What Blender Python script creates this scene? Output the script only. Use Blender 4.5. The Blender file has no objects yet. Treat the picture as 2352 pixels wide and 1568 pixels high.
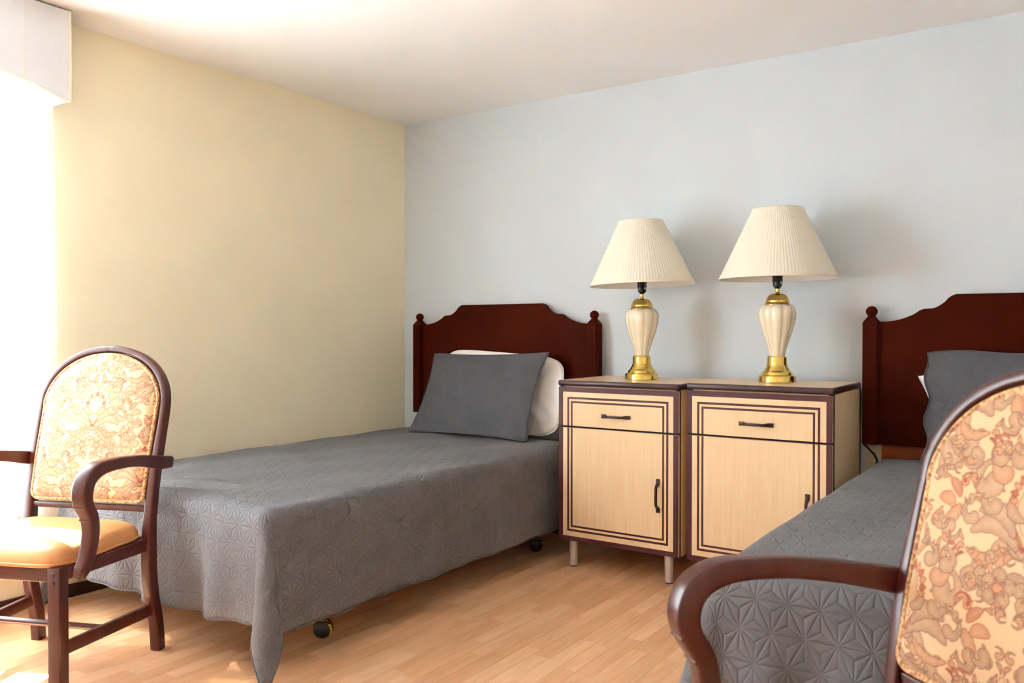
import bpy, bmesh, math, random
import numpy as np
from mathutils import Vector, Matrix

R = math.radians
scene = bpy.context.scene
COL = scene.collection
random.seed(7)
rng = np.random.default_rng(11)

# ------------------------------------------------------------------ camera
cam_d = bpy.data.cameras.new('camera')
cam = bpy.data.objects.new('camera', cam_d)
COL.objects.link(cam)
cam.location = (3.556, -4.0, 1.132)
cam.rotation_euler = (R(90 - 0.69), 0, R(34.3))
cam_d.sensor_width = 36.0
cam_d.lens = 36.0 * 1912 / 2352
cam_d.clip_start = 0.05
cam_d.dof.use_dof = True
cam_d.dof.focus_distance = 3.9
cam_d.dof.aperture_fstop = 5.6
scene.camera = cam

# ------------------------------------------------------------------ world, sun, portal, exposure
world = bpy.data.worlds.new('world')
scene.world = world
world.use_nodes = True
wn = world.node_tree.nodes
bg = wn['Background']
bg.inputs['Color'].default_value = (0.76, 0.95, 1.18, 1)
bg.inputs['Strength'].default_value = 14.8

sun_d = bpy.data.lights.new('sun', 'SUN')
sun_d.energy = 52.0
sun_d.angle = R(0.6)
sun_d.color = (0.97, 0.98, 0.98)
sun = bpy.data.objects.new('sun', sun_d)
COL.objects.link(sun)
SUN_DIR = Vector((0.55, 0.26, -0.79)).normalized()
sun.rotation_euler = SUN_DIR.to_track_quat('-Z', 'Y').to_euler()
sun.location = (-3, -4.5, 6)

# window opening in the left wall
WY0, WY1, WZ0, WZ1 = -3.9, -2.36, 0.42, 2.16
por_d = bpy.data.lights.new('window_portal', 'AREA')
por_d.shape = 'RECTANGLE'
por_d.size = WZ1 - WZ0
por_d.size_y = WY1 - WY0
por_d.cycles.is_portal = True
por = bpy.data.objects.new('window_portal', por_d)
COL.objects.link(por)
por.location = (-0.13, (WY0 + WY1) / 2, (WZ0 + WZ1) / 2)
por.rotation_euler = Vector((1, 0, 0)).to_track_quat('-Z', 'Y').to_euler()

vs = scene.view_settings
vs.view_transform = 'Standard'
vs.look = 'None'
vs.gamma = 1.0
vs.use_curve_mapping = False
vs.exposure = 0.86
scene.cycles.use_denoising = True
scene.cycles.use_adaptive_sampling = True
scene.cycles.adaptive_threshold = 0.2
scene.cycles.adaptive_min_samples = 24
scene.cycles.use_light_tree = False
scene.cycles.max_bounces = 9
scene.cycles.diffuse_bounces = 7
scene.cycles.glossy_bounces = 3
scene.cycles.transparent_max_bounces = 8
scene.cycles.caustics_reflective = False
scene.cycles.caustics_refractive = False


# ------------------------------------------------------------------ helpers
def srgb(r, g, b):
    def f(c):
        c /= 255.0
        return c / 12.92 if c <= 0.04045 else ((c + 0.055) / 1.055) ** 2.4
    return (f(r), f(g), f(b), 1.0)


class NT:
    """small node-tree helper"""
    def __init__(self, name):
        m = bpy.data.materials.new(name)
        m.use_nodes = True
        self.m = m
        self.t = m.node_tree
        self.p = m.node_tree.nodes['Principled BSDF']

    def n(self, kind, **kw):
        nd = self.t.nodes.new(kind)
        for k, v in kw.items():
            setattr(nd, k, v)
        return nd

    def l(self, a, b):
        self.t.links.new(a, b)

    def math(self, op, a, b=None, c=None):
        nd = self.n('ShaderNodeMath', operation=op)
        for i, v in enumerate((a, b, c)):
            if v is None:
                continue
            if isinstance(v, (int, float)):
                nd.inputs[i].default_value = v
            else:
                self.l(v, nd.inputs[i])
        return nd.outputs[0]

    def noise(self, coord, scale, detail=3, rough=0.5, vec_scale=None):
        if vec_scale:
            mp = self.n('ShaderNodeMapping')
            mp.inputs['Scale'].default_value = vec_scale
            self.l(coord, mp.inputs['Vector'])
            coord = mp.outputs['Vector']
        nz = self.n('ShaderNodeTexNoise')
        nz.inputs['Scale'].default_value = scale
        nz.inputs['Detail'].default_value = detail
        nz.inputs['Roughness'].default_value = rough
        self.l(coord, nz.inputs['Vector'])
        return nz.outputs['Fac']

    def ramp(self, fac, stops):
        r = self.n('ShaderNodeValToRGB')
        cr = r.color_ramp
        while len(cr.elements) < len(stops):
            cr.elements.new(0.5)
        for e, (p, c) in zip(cr.elements, stops):
            e.position = p
            e.color = c
        self.l(fac, r.inputs['Fac'])
        return r.outputs['Color']

    def mix(self, fac, a, b, mode='MIX'):
        x = self.n('ShaderNodeMix', data_type='RGBA', blend_type=mode)
        if isinstance(fac, (int, float)):
            x.inputs[0].default_value = fac
        else:
            self.l(fac, x.inputs[0])
        for i, v in ((6, a), (7, b)):
            if isinstance(v, tuple):
                x.inputs[i].default_value = v
            else:
                self.l(v, x.inputs[i])
        return x.outputs[2]

    def bump(self, h, strength, dist, normal=None):
        b = self.n('ShaderNodeBump')
        b.inputs['Strength'].default_value = strength
        b.inputs['Distance'].default_value = dist
        self.l(h, b.inputs['Height'])
        if normal is not None:
            self.l(normal, b.inputs['Normal'])
        return b.outputs['Normal']

    def obj(self):
        return self.n('ShaderNodeTexCoord').outputs['Object']

    def uv(self):
        return self.n('ShaderNodeTexCoord').outputs['UV']


def paint(name, col, rough=0.6, var=0.03, scale=6.0, bump=0.0, bscale=220.0, spec=0.3, metallic=0.0, coat=0.0):
    t = NT(name)
    c = t.obj()
    f = t.noise(c, scale, 1)
    lo = tuple(max(0, x * (1 - var)) for x in col[:3]) + (1,)
    hi = tuple(min(1, x * (1 + var)) for x in col[:3]) + (1,)
    t.l(t.ramp(f, [(0.3, lo), (0.7, hi)]), t.p.inputs['Base Color'])
    t.p.inputs['Roughness'].default_value = rough
    t.p.inputs['Specular IOR Level'].default_value = spec
    t.p.inputs['Metallic'].default_value = metallic
    t.p.inputs['Coat Weight'].default_value = coat
    t.p.inputs['Coat Roughness'].default_value = 0.12
    if bump:
        t.l(t.bump(t.noise(c, bscale, 2), bump, 0.001), t.p.inputs['Normal'])
    return t.m


def wood(name, a, b, rough=0.35, spec=0.4, grain=(3, 60, 60), coat=0.0, scale=1.0):
    t = NT(name)
    c = t.obj()
    f = t.noise(c, scale, 5, 0.6, grain)
    t.l(t.ramp(f, [(0.32, a), (0.68, b)]), t.p.inputs['Base Color'])
    t.p.inputs['Roughness'].default_value = rough
    t.p.inputs['Specular IOR Level'].default_value = spec
    t.p.inputs['Coat Weight'].default_value = coat
    t.p.inputs['Coat Roughness'].default_value = 0.1
    return t.m


def new_obj(name, me, parent=None, mat=None):
    o = bpy.data.objects.new(name, me)
    COL.objects.link(o)
    if parent is not None:
        o.parent = parent
    if mat is not None and len(me.materials) == 0:
        me.materials.append(mat)
    return o


def mesh_np(name, verts, faces, mat=None, parent=None, smooth=True):
    me = bpy.data.meshes.new(name)
    me.from_pydata([tuple(map(float, v)) for v in verts], [], [tuple(f) for f in faces])
    me.validate()
    if smooth:
        me.polygons.foreach_set('use_smooth', [True] * len(me.polygons))
    me.update()
    return new_obj(name, me, parent, mat)


def bm_obj(name, bm, mat=None, parent=None, smooth=False, angle=None):
    bmesh.ops.recalc_face_normals(bm, faces=bm.faces)
    me = bpy.data.meshes.new(name)
    bm.to_mesh(me)
    bm.free()
    if smooth:
        me.polygons.foreach_set('use_smooth', [True] * len(me.polygons))
        if angle:
            me.set_sharp_from_angle(angle=R(angle))
    return new_obj(name, me, parent, mat)


def add_box(bm, lo, hi, bev=0.0, seg=2, vertical_only=False):
    x0, y0, z0 = lo
    x1, y1, z1 = hi
    vs_ = [bm.verts.new(p) for p in ((x0, y0, z0), (x1, y0, z0), (x1, y1, z0), (x0, y1, z0),
                                     (x0, y0, z1), (x1, y0, z1), (x1, y1, z1), (x0, y1, z1))]
    fs = [bm.faces.new([vs_[i] for i in f]) for f in
          ((0, 3, 2, 1), (4, 5, 6, 7), (0, 1, 5, 4), (1, 2, 6, 5), (2, 3, 7, 6), (3, 0, 4, 7))]
    if bev > 0:
        es = set()
        for f in fs:
            es.update(f.edges)
        bmesh.ops.bevel(bm, geom=list(es), offset=bev, segments=seg, profile=0.5, affect='EDGES')


def box(name, lo, hi, mat, parent=None, bev=0.0, seg=2):
    bm = bmesh.new()
    add_box(bm, lo, hi, bev, seg)
    return bm_obj(name, bm, mat, parent, smooth=bev > 0, angle=40)


def boxes(name, lst, mat, parent=None, bev=0.0):
    bm = bmesh.new()
    for lo, hi in lst:
        add_box(bm, lo, hi, bev, 1)
    return bm_obj(name, bm, mat, parent)


def lathe(name, prof, mat, parent=None, n=48, lobes=0, amp=0.0, caps=True, angle=35, pleat=None):
    verts, faces = [], []
    for r, z in prof:
        for i in range(n):
            a = 2 * math.pi * i / n
            rr = r
            if lobes:
                rr = r * (1 - amp * (0.5 - 0.5 * math.cos(a * lobes)) ** 2.2)
            if pleat:
                rr = r + pleat[1] * math.sin(a * pleat[0])
            verts.append((rr * math.cos(a), rr * math.sin(a), z))
    m = len(prof)
    for j in range(m - 1):
        for i in range(n):
            k = (i + 1) % n
            faces.append((j * n + i, j * n + k, (j + 1) * n + k, (j + 1) * n + i))
    if caps:
        if prof[0][0] > 1e-5:
            faces.append(tuple(range(n))[::-1])
        if prof[-1][0] > 1e-5:
            faces.append(tuple((m - 1) * n + i for i in range(n)))
    o = mesh_np(name, verts, faces, mat, parent)
    o.data.set_sharp_from_angle(angle=R(angle))
    return o


def smooth_path(pts, per=8):
    """Catmull-Rom through pts (any dimension)"""
    P = [np.array(p, float) for p in pts]
    P = [2 * P[0] - P[1]] + P + [2 * P[-1] - P[-2]]
    out = []
    for i in range(1, len(P) - 2):
        p0, p1, p2, p3 = P[i - 1:i + 3]
        for k in range(per):
            t = k / per
            out.append(0.5 * ((2 * p1) + (p2 - p0) * t + (2 * p0 - 5 * p1 + 4 * p2 - p3) * t * t
                              + (3 * p1 - p0 - 3 * p2 + p3) * t ** 3))
    out.append(P[-2])
    return np.array(out)


def rrect(hn, hb, rad, seg=3):
    """rounded rectangle section, list of (n, b)"""
    rad = min(rad, hn * 0.98, hb * 0.98)
    pts = []
    for cxs, cys, a0 in ((1, 1, 0), (-1, 1, 90), (-1, -1, 180), (1, -1, 270)):
        for k in range(seg + 1):
            a = R(a0 + 90 * k / seg)
            pts.append((cxs * (hn - rad) + rad * math.cos(a), cys * (hb - rad) + rad * math.sin(a)))
    return pts


def sweep(name, path, size, ref, mat, parent=None, rad=0.006, seg=3, closed=False, round_=False, mirror_x=False):
    """path: Nx3, size: (hn,hb) or Nx2; n axis follows ref"""
    path = np.array(path, float)
    if mirror_x:
        path = path * np.array([-1, 1, 1])
    N = len(path)
    size = np.array(size, float)
    if size.ndim == 1:
        size = np.tile(size, (N, 1))
    verts, faces = [], []
    ref = np.array(ref, float)
    for i in range(N):
        if closed:
            t = path[(i + 1) % N] - path[i - 1]
        else:
            t = path[min(i + 1, N - 1)] - path[max(i - 1, 0)]
        t = t / np.linalg.norm(t)
        n_ = ref - t * (ref @ t)
        n_ /= np.linalg.norm(n_)
        b_ = np.cross(t, n_)
        hn, hb = size[i]
        if round_:
            sec = [(hn * math.cos(2 * math.pi * k / 10), hb * math.sin(2 * math.pi * k / 10)) for k in range(10)]
        else:
            sec = rrect(hn, hb, rad, seg)
        for a, b in sec:
            verts.append(path[i] + n_ * a + b_ * b)
    m = len(sec)
    for i in range(N if closed else N - 1):
        j = (i + 1) % N
        for k in range(m):
            l = (k + 1) % m
            faces.append((i * m + k, i * m + l, j * m + l, j * m + k))
    if not closed:
        faces.append(tuple(range(m))[::-1])
        faces.append(tuple((N - 1) * m + k for k in range(m)))
    o = mesh_np(name, verts, faces, mat, parent)
    bm = bmesh.new()
    bm.from_mesh(o.data)
    bmesh.ops.recalc_face_normals(bm, faces=bm.faces)
    bm.to_mesh(o.data)
    bm.free()
    o.data.set_sharp_from_angle(angle=R(50))
    return o


def empty(name, loc=(0, 0, 0), rz=0.0):
    o = bpy.data.objects.new(name, None)
    o.empty_display_size = 0.1
    COL.objects.link(o)
    o.location = loc
    o.rotation_euler = (0, 0, rz)
    return o


def tag(o, label=None, cat=None, group=None, kind=None):
    if label:
        o['label'] = label
    if cat:
        o['category'] = cat
    if group:
        o['group'] = group
    if kind:
        o['kind'] = kind
    return o


def dup(o, parent=None):
    c = o.copy()
    COL.objects.link(c)
    c.parent = parent
    for ch in list(o.children):
        dup(ch, c)
    return c


# ------------------------------------------------------------------ materials
M = {}
M['yellow'] = paint('yellow_wall_paint', srgb(250, 241, 211), 0.75, 0.015, 3)
M['blue'] = paint('pale_blue_wall_paint', srgb(212, 219, 225), 0.75, 0.015, 3)
M['cream'] = paint('cream_wall_paint', srgb(246, 244, 240), 0.75, 0.015, 3)
M['tan'] = paint('tan_wall_paint', srgb(234, 227, 217), 0.75, 0.015, 3)
M['ceiling'] = paint('ceiling_paint', srgb(247, 245, 243), 0.85, 0.01, 3)
M['mahogany'] = wood('dark_mahogany_veneer', srgb(58, 15, 1), srgb(74, 21, 2), 0.6, 0.05, (2, 30, 2), 0.0, 1.5)
M['bracket'] = wood('reddish_wood_board', srgb(135, 68, 30), srgb(165, 88, 42), 0.5, 0.3, (2, 30, 30))
M['chairwood'] = wood('polished_cherry_wood', srgb(66, 24, 18), srgb(82, 34, 26), 0.34, 0.45, (25, 25, 4), 0.15)
M['maple'] = wood('light_maple_laminate', srgb(234, 200, 155), srgb(241, 211, 170), 0.4, 0.3, (60, 60, 3), 0.0)
M['maple_top'] = wood('light_maple_laminate_top', srgb(230, 196, 150), srgb(240, 208, 166), 0.3, 0.4, (3, 60, 60), 0.0)
M['burgundy'] = paint('burgundy_laminate', srgb(84, 42, 46), 0.4, 0.04, 20, 0, 200, 0.35)
M['darkedge'] = paint('dark_brown_edge_band', srgb(70, 44, 44), 0.3, 0.04, 20, 0, 200, 0.5)
M['gapdark'] = paint('dark_carcass_board', srgb(40, 22, 24), 0.6, 0.05, 20)  # edge colour, also the shade painted into the drawer gap
M['bronze'] = paint('dark_bronze_metal', srgb(72, 56, 46), 0.38, 0.08, 60, 0, 200, 0.5, 0.7)
M['steel'] = paint('brushed_steel', srgb(216, 213, 209), 0.42, 0.04, 40, 0, 200, 0.5, 0.55)
M['black'] = paint('black_plastic', srgb(22, 22, 24), 0.35, 0.05, 40, 0, 200, 0.5)
M['brass'] = paint('polished_brass', srgb(232, 200, 110), 0.14, 0.03, 20, 0, 200, 0.5, 1.0)
M['ceramic'] = paint('cream_glazed_ceramic', srgb(238, 224, 196), 0.1, 0.04, 18, 0, 200, 0.5, 0.0, 0.5)
M['white_cotton'] = paint('white_cotton', srgb(248, 244, 242), 0.85, 0.02, 8, 0.15, 120)
M['mattress'] = paint('white_mattress_ticking', srgb(232, 226, 220), 0.9, 0.02, 8)
M['frame_metal'] = paint('dark_bed_frame_steel', srgb(58, 54, 54), 0.5, 0.05, 12, 0, 200, 0.4, 0.5)
M['base_dark'] = paint('dark_brown_vinyl_baseboard', srgb(58, 32, 26), 0.4, 0.05, 10)
M['outlet'] = paint('ivory_plastic', srgb(214, 198, 168), 0.4, 0.03, 30)
M['valance'] = paint('white_valance_fabric', srgb(222, 224, 229), 0.85, 0.02, 8, 0.2, 300)
M['welt'] = paint('cream_welt_cord', srgb(240, 228, 196), 0.8, 0.03, 30)
M['white_frame'] = paint('white_window_frame', srgb(236, 236, 234), 0.4, 0.02, 8)
M['concrete'] = paint('pale_bounce_concrete', srgb(194, 195, 199), 0.9, 0.08, 4)
M['vinyl'] = paint('tan_vinyl', srgb(205, 146, 92), 0.36, 0.03, 30, 0.2, 260, 0.45)
M['sticker'] = paint('grey_white_sticker', srgb(200, 198, 192), 0.5, 0.02, 30)


def shade_material():
    t = NT('pleated_cream_lampshade_fabric')
    c = t.obj()
    f = t.noise(c, 9, 2)
    col = t.ramp(f, [(0.3, srgb(250, 243, 226)), (0.7, srgb(252, 246, 231))])
    t.l(col, t.p.inputs['Base Color'])
    t.p.inputs['Roughness'].default_value = 0.8
    t.p.inputs['Specular IOR Level'].default_value = 0.15
    tr = t.n('ShaderNodeBsdfTranslucent')
    t.l(col, tr.inputs['Color'])
    mx = t.n('ShaderNodeMixShader')
    mx.inputs['Fac'].default_value = 0.25
    t.l(t.p.outputs[0], mx.inputs[1])
    t.l(tr.outputs[0], mx.inputs[2])
    t.l(mx.outputs[0], t.t.nodes['Material Output'].inputs['Surface'])
    return t.m


def sheer_material():
    t = NT('white_sheer_voile')
    c = t.obj()
    f = t.noise(c, 400, 2)
    col = t.ramp(f, [(0.3, srgb(243, 240, 236)), (0.7, srgb(250, 248, 246))])
    d = t.n('ShaderNodeBsdfDiffuse')
    t.l(col, d.inputs['Color'])
    tr = t.n('ShaderNodeBsdfTranslucent')
    t.l(col, tr.inputs['Color'])
    tp = t.n('ShaderNodeBsdfTransparent')
    a = t.n('ShaderNodeMixShader')
    a.inputs['Fac'].default_value = 0.55
    t.l(d.outputs[0], a.inputs[1])
    t.l(tr.outputs[0], a.inputs[2])
    b = t.n('ShaderNodeMixShader')
    b.inputs['Fac'].default_value = 0.03
    t.l(a.outputs[0], b.inputs[1])
    t.l(tp.outputs[0], b.inputs[2])
    t.l(b.outputs[0], t.t.nodes['Material Output'].inputs['Surface'])
    return t.m


def glass_material():
    t = NT('clear_window_glass')
    g = t.n('ShaderNodeBsdfGlossy')
    g.inputs['Roughness'].default_value = 0.02
    tp = t.n('ShaderNodeBsdfTransparent')
    tp.inputs['Color'].default_value = (0.96, 0.98, 0.97, 1)
    lw = t.n('ShaderNodeLayerWeight')
    lw.inputs['Blend'].default_value = 0.5
    mx = t.n('ShaderNodeMixShader')
    t.l(t.math('MULTIPLY_ADD', t.math('POWER', lw.outputs['Facing'], 4.0), 0.5, 0.02), mx.inputs['Fac'])
    t.l(tp.outputs[0], mx.inputs[1])
    t.l(g.outputs[0], mx.inputs[2])
    t.l(mx.outputs[0], t.t.nodes['Material Output'].inputs['Surface'])
    return t.m


def plank_material():
    t = NT('beech_laminate_strip')
    c = t.obj()
    oi = t.n('ShaderNodeObjectInfo')
    ge = t.n('ShaderNodeNewGeometry')
    rnd = t.math('FRACT', t.math('ADD', oi.outputs['Random'], ge.outputs['Random Per Island']))
    # shift the grain for every strip
    comb = t.n('ShaderNodeCombineXYZ')
    t.l(t.math('MULTIPLY', rnd, 37.0), comb.inputs[0])
    t.l(t.math('MULTIPLY', rnd, 91.0), comb.inputs[1])
    va = t.n('ShaderNodeVectorMath', operation='ADD')
    t.l(c, va.inputs[0])
    t.l(comb.outputs[0], va.inputs[1])
    grain = t.noise(va.outputs[0], 1.0, 5, 0.6, (34, 3.2, 1))
    fine = t.noise(va.outputs[0], 1.0, 3, 0.6, (260, 9, 1))
    base = t.ramp(rnd, [(0.0, srgb(228, 176, 130)), (0.35, srgb(235, 184, 138)), (0.65, srgb(240, 190, 145)), (1.0, srgb(247, 202, 160))])
    g2 = t.ramp(grain, [(0.3, srgb(226, 212, 202)), (0.62, srgb(255, 255, 255))])
    col = t.mix(0.6, base, g2, 'MULTIPLY')
    g3 = t.ramp(fine, [(0.35, srgb(234, 224, 216)), (0.6, srgb(255, 255, 255))])
    col = t.mix(0.4, col, g3, 'MULTIPLY')
    t.l(col, t.p.inputs['Base Color'])
    t.p.inputs['Roughness'].default_value = 0.3
    t.p.inputs['Specular IOR Level'].default_value = 0.45
    t.l(t.bump(fine, 0.08, 0.0006), t.p.inputs['Normal'])
    return t.m


def quilt_material(name, cols, cell=0.070, depth=0.0036, strength=0.75):
    """grey quilted cotton: stitched starbursts (triangular lattice, each triangle split to its centre), uv in metres"""
    t = NT(name)
    uv = t.uv()
    wob = t.n('ShaderNodeTexNoise')
    wob.inputs['Scale'].default_value = 6.0
    t.l(uv, wob.inputs['Vector'])
    sub = t.n('ShaderNodeVectorMath', operation='SUBTRACT')
    t.l(wob.outputs['Color'], sub.inputs[0])
    sub.inputs[1].default_value = (0.5, 0.5, 0.5)
    scl = t.n('ShaderNodeVectorMath', operation='SCALE')
    scl.inputs['Scale'].default_value = 0.012
    t.l(sub.outputs[0], scl.inputs[0])
    ad = t.n('ShaderNodeVectorMath', operation='ADD')
    t.l(uv, ad.inputs[0])
    t.l(scl.outputs[0], ad.inputs[1])
    sep = t.n('ShaderNodeSeparateXYZ')
    t.l(ad.outputs[0], sep.inputs[0])
    u, v = sep.outputs[0], t.math('MULTIPLY', sep.outputs[1], 0.91)
    h = cell * math.sqrt(3) / 2
    fr = []
    for ang in (90, 210, 330):
        s = t.math('ADD', t.math('MULTIPLY', u, math.cos(R(ang)) / h), t.math('MULTIPLY', v, math.sin(R(ang)) / h))
        fr.append(t.math('FRACT', t.math('ADD', s, 200.0)))
    tot = t.math('ADD', t.math('ADD', fr[0], fr[1]), fr[2])
    flip = t.math('GREATER_THAN', tot, 1.5)
    bar = []
    for f in fr:
        # flip ? 1-f : f
        bar.append(t.math('ADD', t.math('MULTIPLY', t.math('SUBTRACT', 1.0, f), flip),
                          t.math('MULTIPLY', f, t.math('SUBTRACT', 1.0, flip))))
    mx = t.math('MAXIMUM', t.math('MAXIMUM', bar[0], bar[1]), bar[2])
    mn = t.math('MINIMUM', t.math('MINIMUM', bar[0], bar[1]), bar[2])
    mid = t.math('SUBTRACT', t.math('SUBTRACT', 1.0, mx), mn)
    d1 = t.math('MULTIPLY', mn, h)
    d2 = t.math('MULTIPLY', t.math('SUBTRACT', mid, mn), h * 0.577)
    d = t.math('MINIMUM', d1, d2)
    # puffed profile
    x = t.math('MINIMUM', t.math('DIVIDE', d, 0.0062), 1.0)
    prof = t.math('SQRT', t.math('SUBTRACT', 1.0, t.math('POWER', t.math('SUBTRACT', 1.0, x), 2.0)))
    crumple = t.noise(uv, 55, 3, 0.6)
    hh = t.math('ADD', prof, t.math('MULTIPLY', crumple, 0.35))
    nrm = t.bump(hh, strength, depth)
    weave = t.noise(uv, 900, 2)
    nrm = t.bump(weave, 0.12, 0.0006, nrm)
    t.l(nrm, t.p.inputs['Normal'])
    f = t.noise(uv, 7, 4)
    t.l(t.ramp(f, [(0.3, cols[0]), (0.7, cols[1])]), t.p.inputs['Base Color'])
    t.p.inputs['Roughness'].default_value = 0.72
    t.p.inputs['Specular IOR Level'].default_value = 0.3
    t.p.inputs['Sheen Weight'].default_value = 0.12
    return t.m


def print_material():
    t = NT('floral_tapestry_fabric')
    a = t.n('ShaderNodeVertexColor')
    a.layer_name = 'print'
    c = t.obj()
    w = t.noise(c, 700, 2)
    g = t.ramp(w, [(0.3, srgb(235, 228, 220)), (0.7, srgb(255, 255, 255))])
    t.l(t.mix(0.6, a.outputs['Color'], g, 'MULTIPLY'), t.p.inputs['Base Color'])
    t.p.inputs['Roughness'].default_value = 0.75
    t.p.inputs['Specular IOR Level'].default_value = 0.2
    t.l(t.bump(w, 0.15, 0.0006), t.p.inputs['Normal'])
    return t.m


def cord_material():
    t = NT('twisted_tan_gimp_cord')
    c = t.obj()
    f = t.noise(c, 130, 2, 0.5)
    t.l(t.ramp(f, [(0.38, srgb(150, 96, 56)), (0.62, srgb(226, 182, 128))]), t.p.inputs['Base Color'])
    t.p.inputs['Roughness'].default_value = 0.7
    t.l(t.bump(f, 0.6, 0.002), t.p.inputs['Normal'])
    return t.m


M['shade'] = shade_material()
M['sheer'] = sheer_material()
M['glass'] = glass_material()
M['plank'] = plank_material()
M['quilt'] = quilt_material('grey_starburst_quilt', (srgb(101, 100, 104), srgb(110, 109, 113)))
M['sham'] = quilt_material('grey_quilted_sham', (srgb(82, 82, 87), srgb(90, 90, 95)), 0.070, 0.0025, 0.5)
M['print'] = print_material()
M['cord'] = cord_material()

# ------------------------------------------------------------------ room shell
H = 2.44
X1, Y1 = 4.42, -4.85          # right wall, wall behind the camera
tag(box('wall_back', (-0.15, 0, 0), (X1 + 0.15, 0.15, H), M['blue']), kind='structure',
    label='pale blue painted wall behind the two beds')
wl = boxes('wall_left', [((-0.15, Y1, 0), (0, WY0, H)), ((-0.15, WY1, 0), (0, 0, H)),
                         ((-0.15, WY0, 0), (0, WY1, WZ0)), ((-0.15, WY0, WZ1), (0, WY1, H))], M['yellow'])
tag(wl, kind='structure', label='soft yellow painted wall with the curtained window')
tag(box('wall_right', (X1, Y1, 0), (X1 + 0.15, 0, H), M['tan']), kind='structure')
tag(box('wall_front', (-0.15, Y1 - 0.15, 0), (X1 + 0.15, Y1, H), M['cream']), kind='structure')
tag(box('ceiling', (-0.15, Y1 - 0.15, H), (X1 + 0.15, 0.15, H + 0.12), M['ceiling']), kind='structure',
    label='plain warm white painted ceiling')
tag(boxes('baseboard_left', [((0, Y1, 0), (0.014, 0, 0.055))], M['base_dark'], bev=0.003), kind='structure',
    label='dark brown baseboard strip along yellow wall')
tag(boxes('baseboard_back', [((0.014, -0.014, 0), (X1, 0, 0.055))], M['base_dark'], bev=0.003), kind='structure')

# floor: slab and single laminate strips
floor = tag(box('floor', (-0.15, Y1 - 0.15, -0.15), (X1 + 0.15, 0.15, -0.009), M['plank']), kind='structure',
            label='warm beech laminate strip floor')
C0 = np.array(cam.location)
YAW = R(34.3)
FW = np.array([-math.sin(YAW), math.cos(YAW)])
RT = np.array([math.cos(YAW), math.sin(YAW)])


def in_view(x, y):
    d = np.array([x, y]) - C0[:2]
    z = d @ FW
    if z < 0.3:
        return None
    px = 1176 + 1912 * (d @ RT) / z
    py = 761 + 1912 * 1.132 / z
    return px, py, z


PW = 0.066
LENS = (0.26, 0.32, 0.38, 0.44)
cand, k = [], 0
x = 0.0
while x < X1:
    w = min(PW, X1 - x)
    y = Y1 - 0.4 * random.random()
    while y < 0:
        L = random.choice(LENS)
        y0, y1 = max(y, Y1), min(y + L, 0)
        if y1 - y0 > 0.01:
            cand.append((x, x + w, y0, y1))
        y += L
    x += w
scored = []
for c in cand:
    mx_, my_ = (c[0] + c[1]) / 2, (c[2] + c[3]) / 2
    q = in_view(mx_, my_)
    s = 0.0
    if q and -60 < q[0] < 2400 and q[1] < 1640:
        hidden = (mx_ < 1.02 and my_ > -2.15) or (mx_ < 1.33 and my_ > -1.5) or (mx_ > 2.82 and my_ > -2.15) or (my_ > -0.25)
        if not hidden:
            s = (c[1] - c[0]) * (c[3] - c[2]) / q[2] ** 3
    scored.append((s, c))
scored.sort(key=lambda a: -a[0])
single = [c for s, c in scored[:300] if s > 0]
rest = [c for s, c in scored[300:]] + [c for s, c in scored[:300] if s <= 0]
_pm = {}
for c in single:
    w, L = round(c[1] - c[0], 4), round(c[3] - c[2], 4)
    if (w, L) not in _pm:
        bm = bmesh.new()
        g = 0.00025
        add_box(bm, (-w / 2 + g, -L / 2 + g, -0.008), (w / 2 - g, L / 2 - g, 0), 0.0)
        top = [e for e in bm.edges if all(abs(v.co.z) < 1e-6 for v in e.verts)]
        bmesh.ops.bevel(bm, geom=top, offset=0.0004, segments=1, affect='EDGES')
        bmesh.ops.recalc_face_normals(bm, faces=bm.faces)
        me = bpy.data.meshes.new('plank')
        bm.to_mesh(me)
        bm.free()
        me.materials.append(M['plank'])
        _pm[(w, L)] = me
    o = bpy.data.objects.new('plank', _pm[(w, L)])
    COL.objects.link(o)
    o.location = ((c[0] + c[1]) / 2, (c[2] + c[3]) / 2, 0)
    o.parent = floor
v_, f_ = [], []
for c in rest:
    n0 = len(v_)
    g = 0.00025
    for z in (-0.008, 0.0):
        v_ += [(c[0] + g, c[2] + g, z), (c[1] - g, c[2] + g, z), (c[1] - g, c[3] - g, z), (c[0] + g, c[3] - g, z)]
    f_ += [(n0 + 4, n0 + 5, n0 + 6, n0 + 7), (n0, n0 + 1, n0 + 5, n0 + 4), (n0 + 1, n0 + 2, n0 + 6, n0 + 5),
           (n0 + 2, n0 + 3, n0 + 7, n0 + 6), (n0 + 3, n0, n0 + 4, n0 + 7)]
tag(mesh_np('plank_field', v_, f_, M['plank'], floor, smooth=False), kind='stuff')

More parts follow.
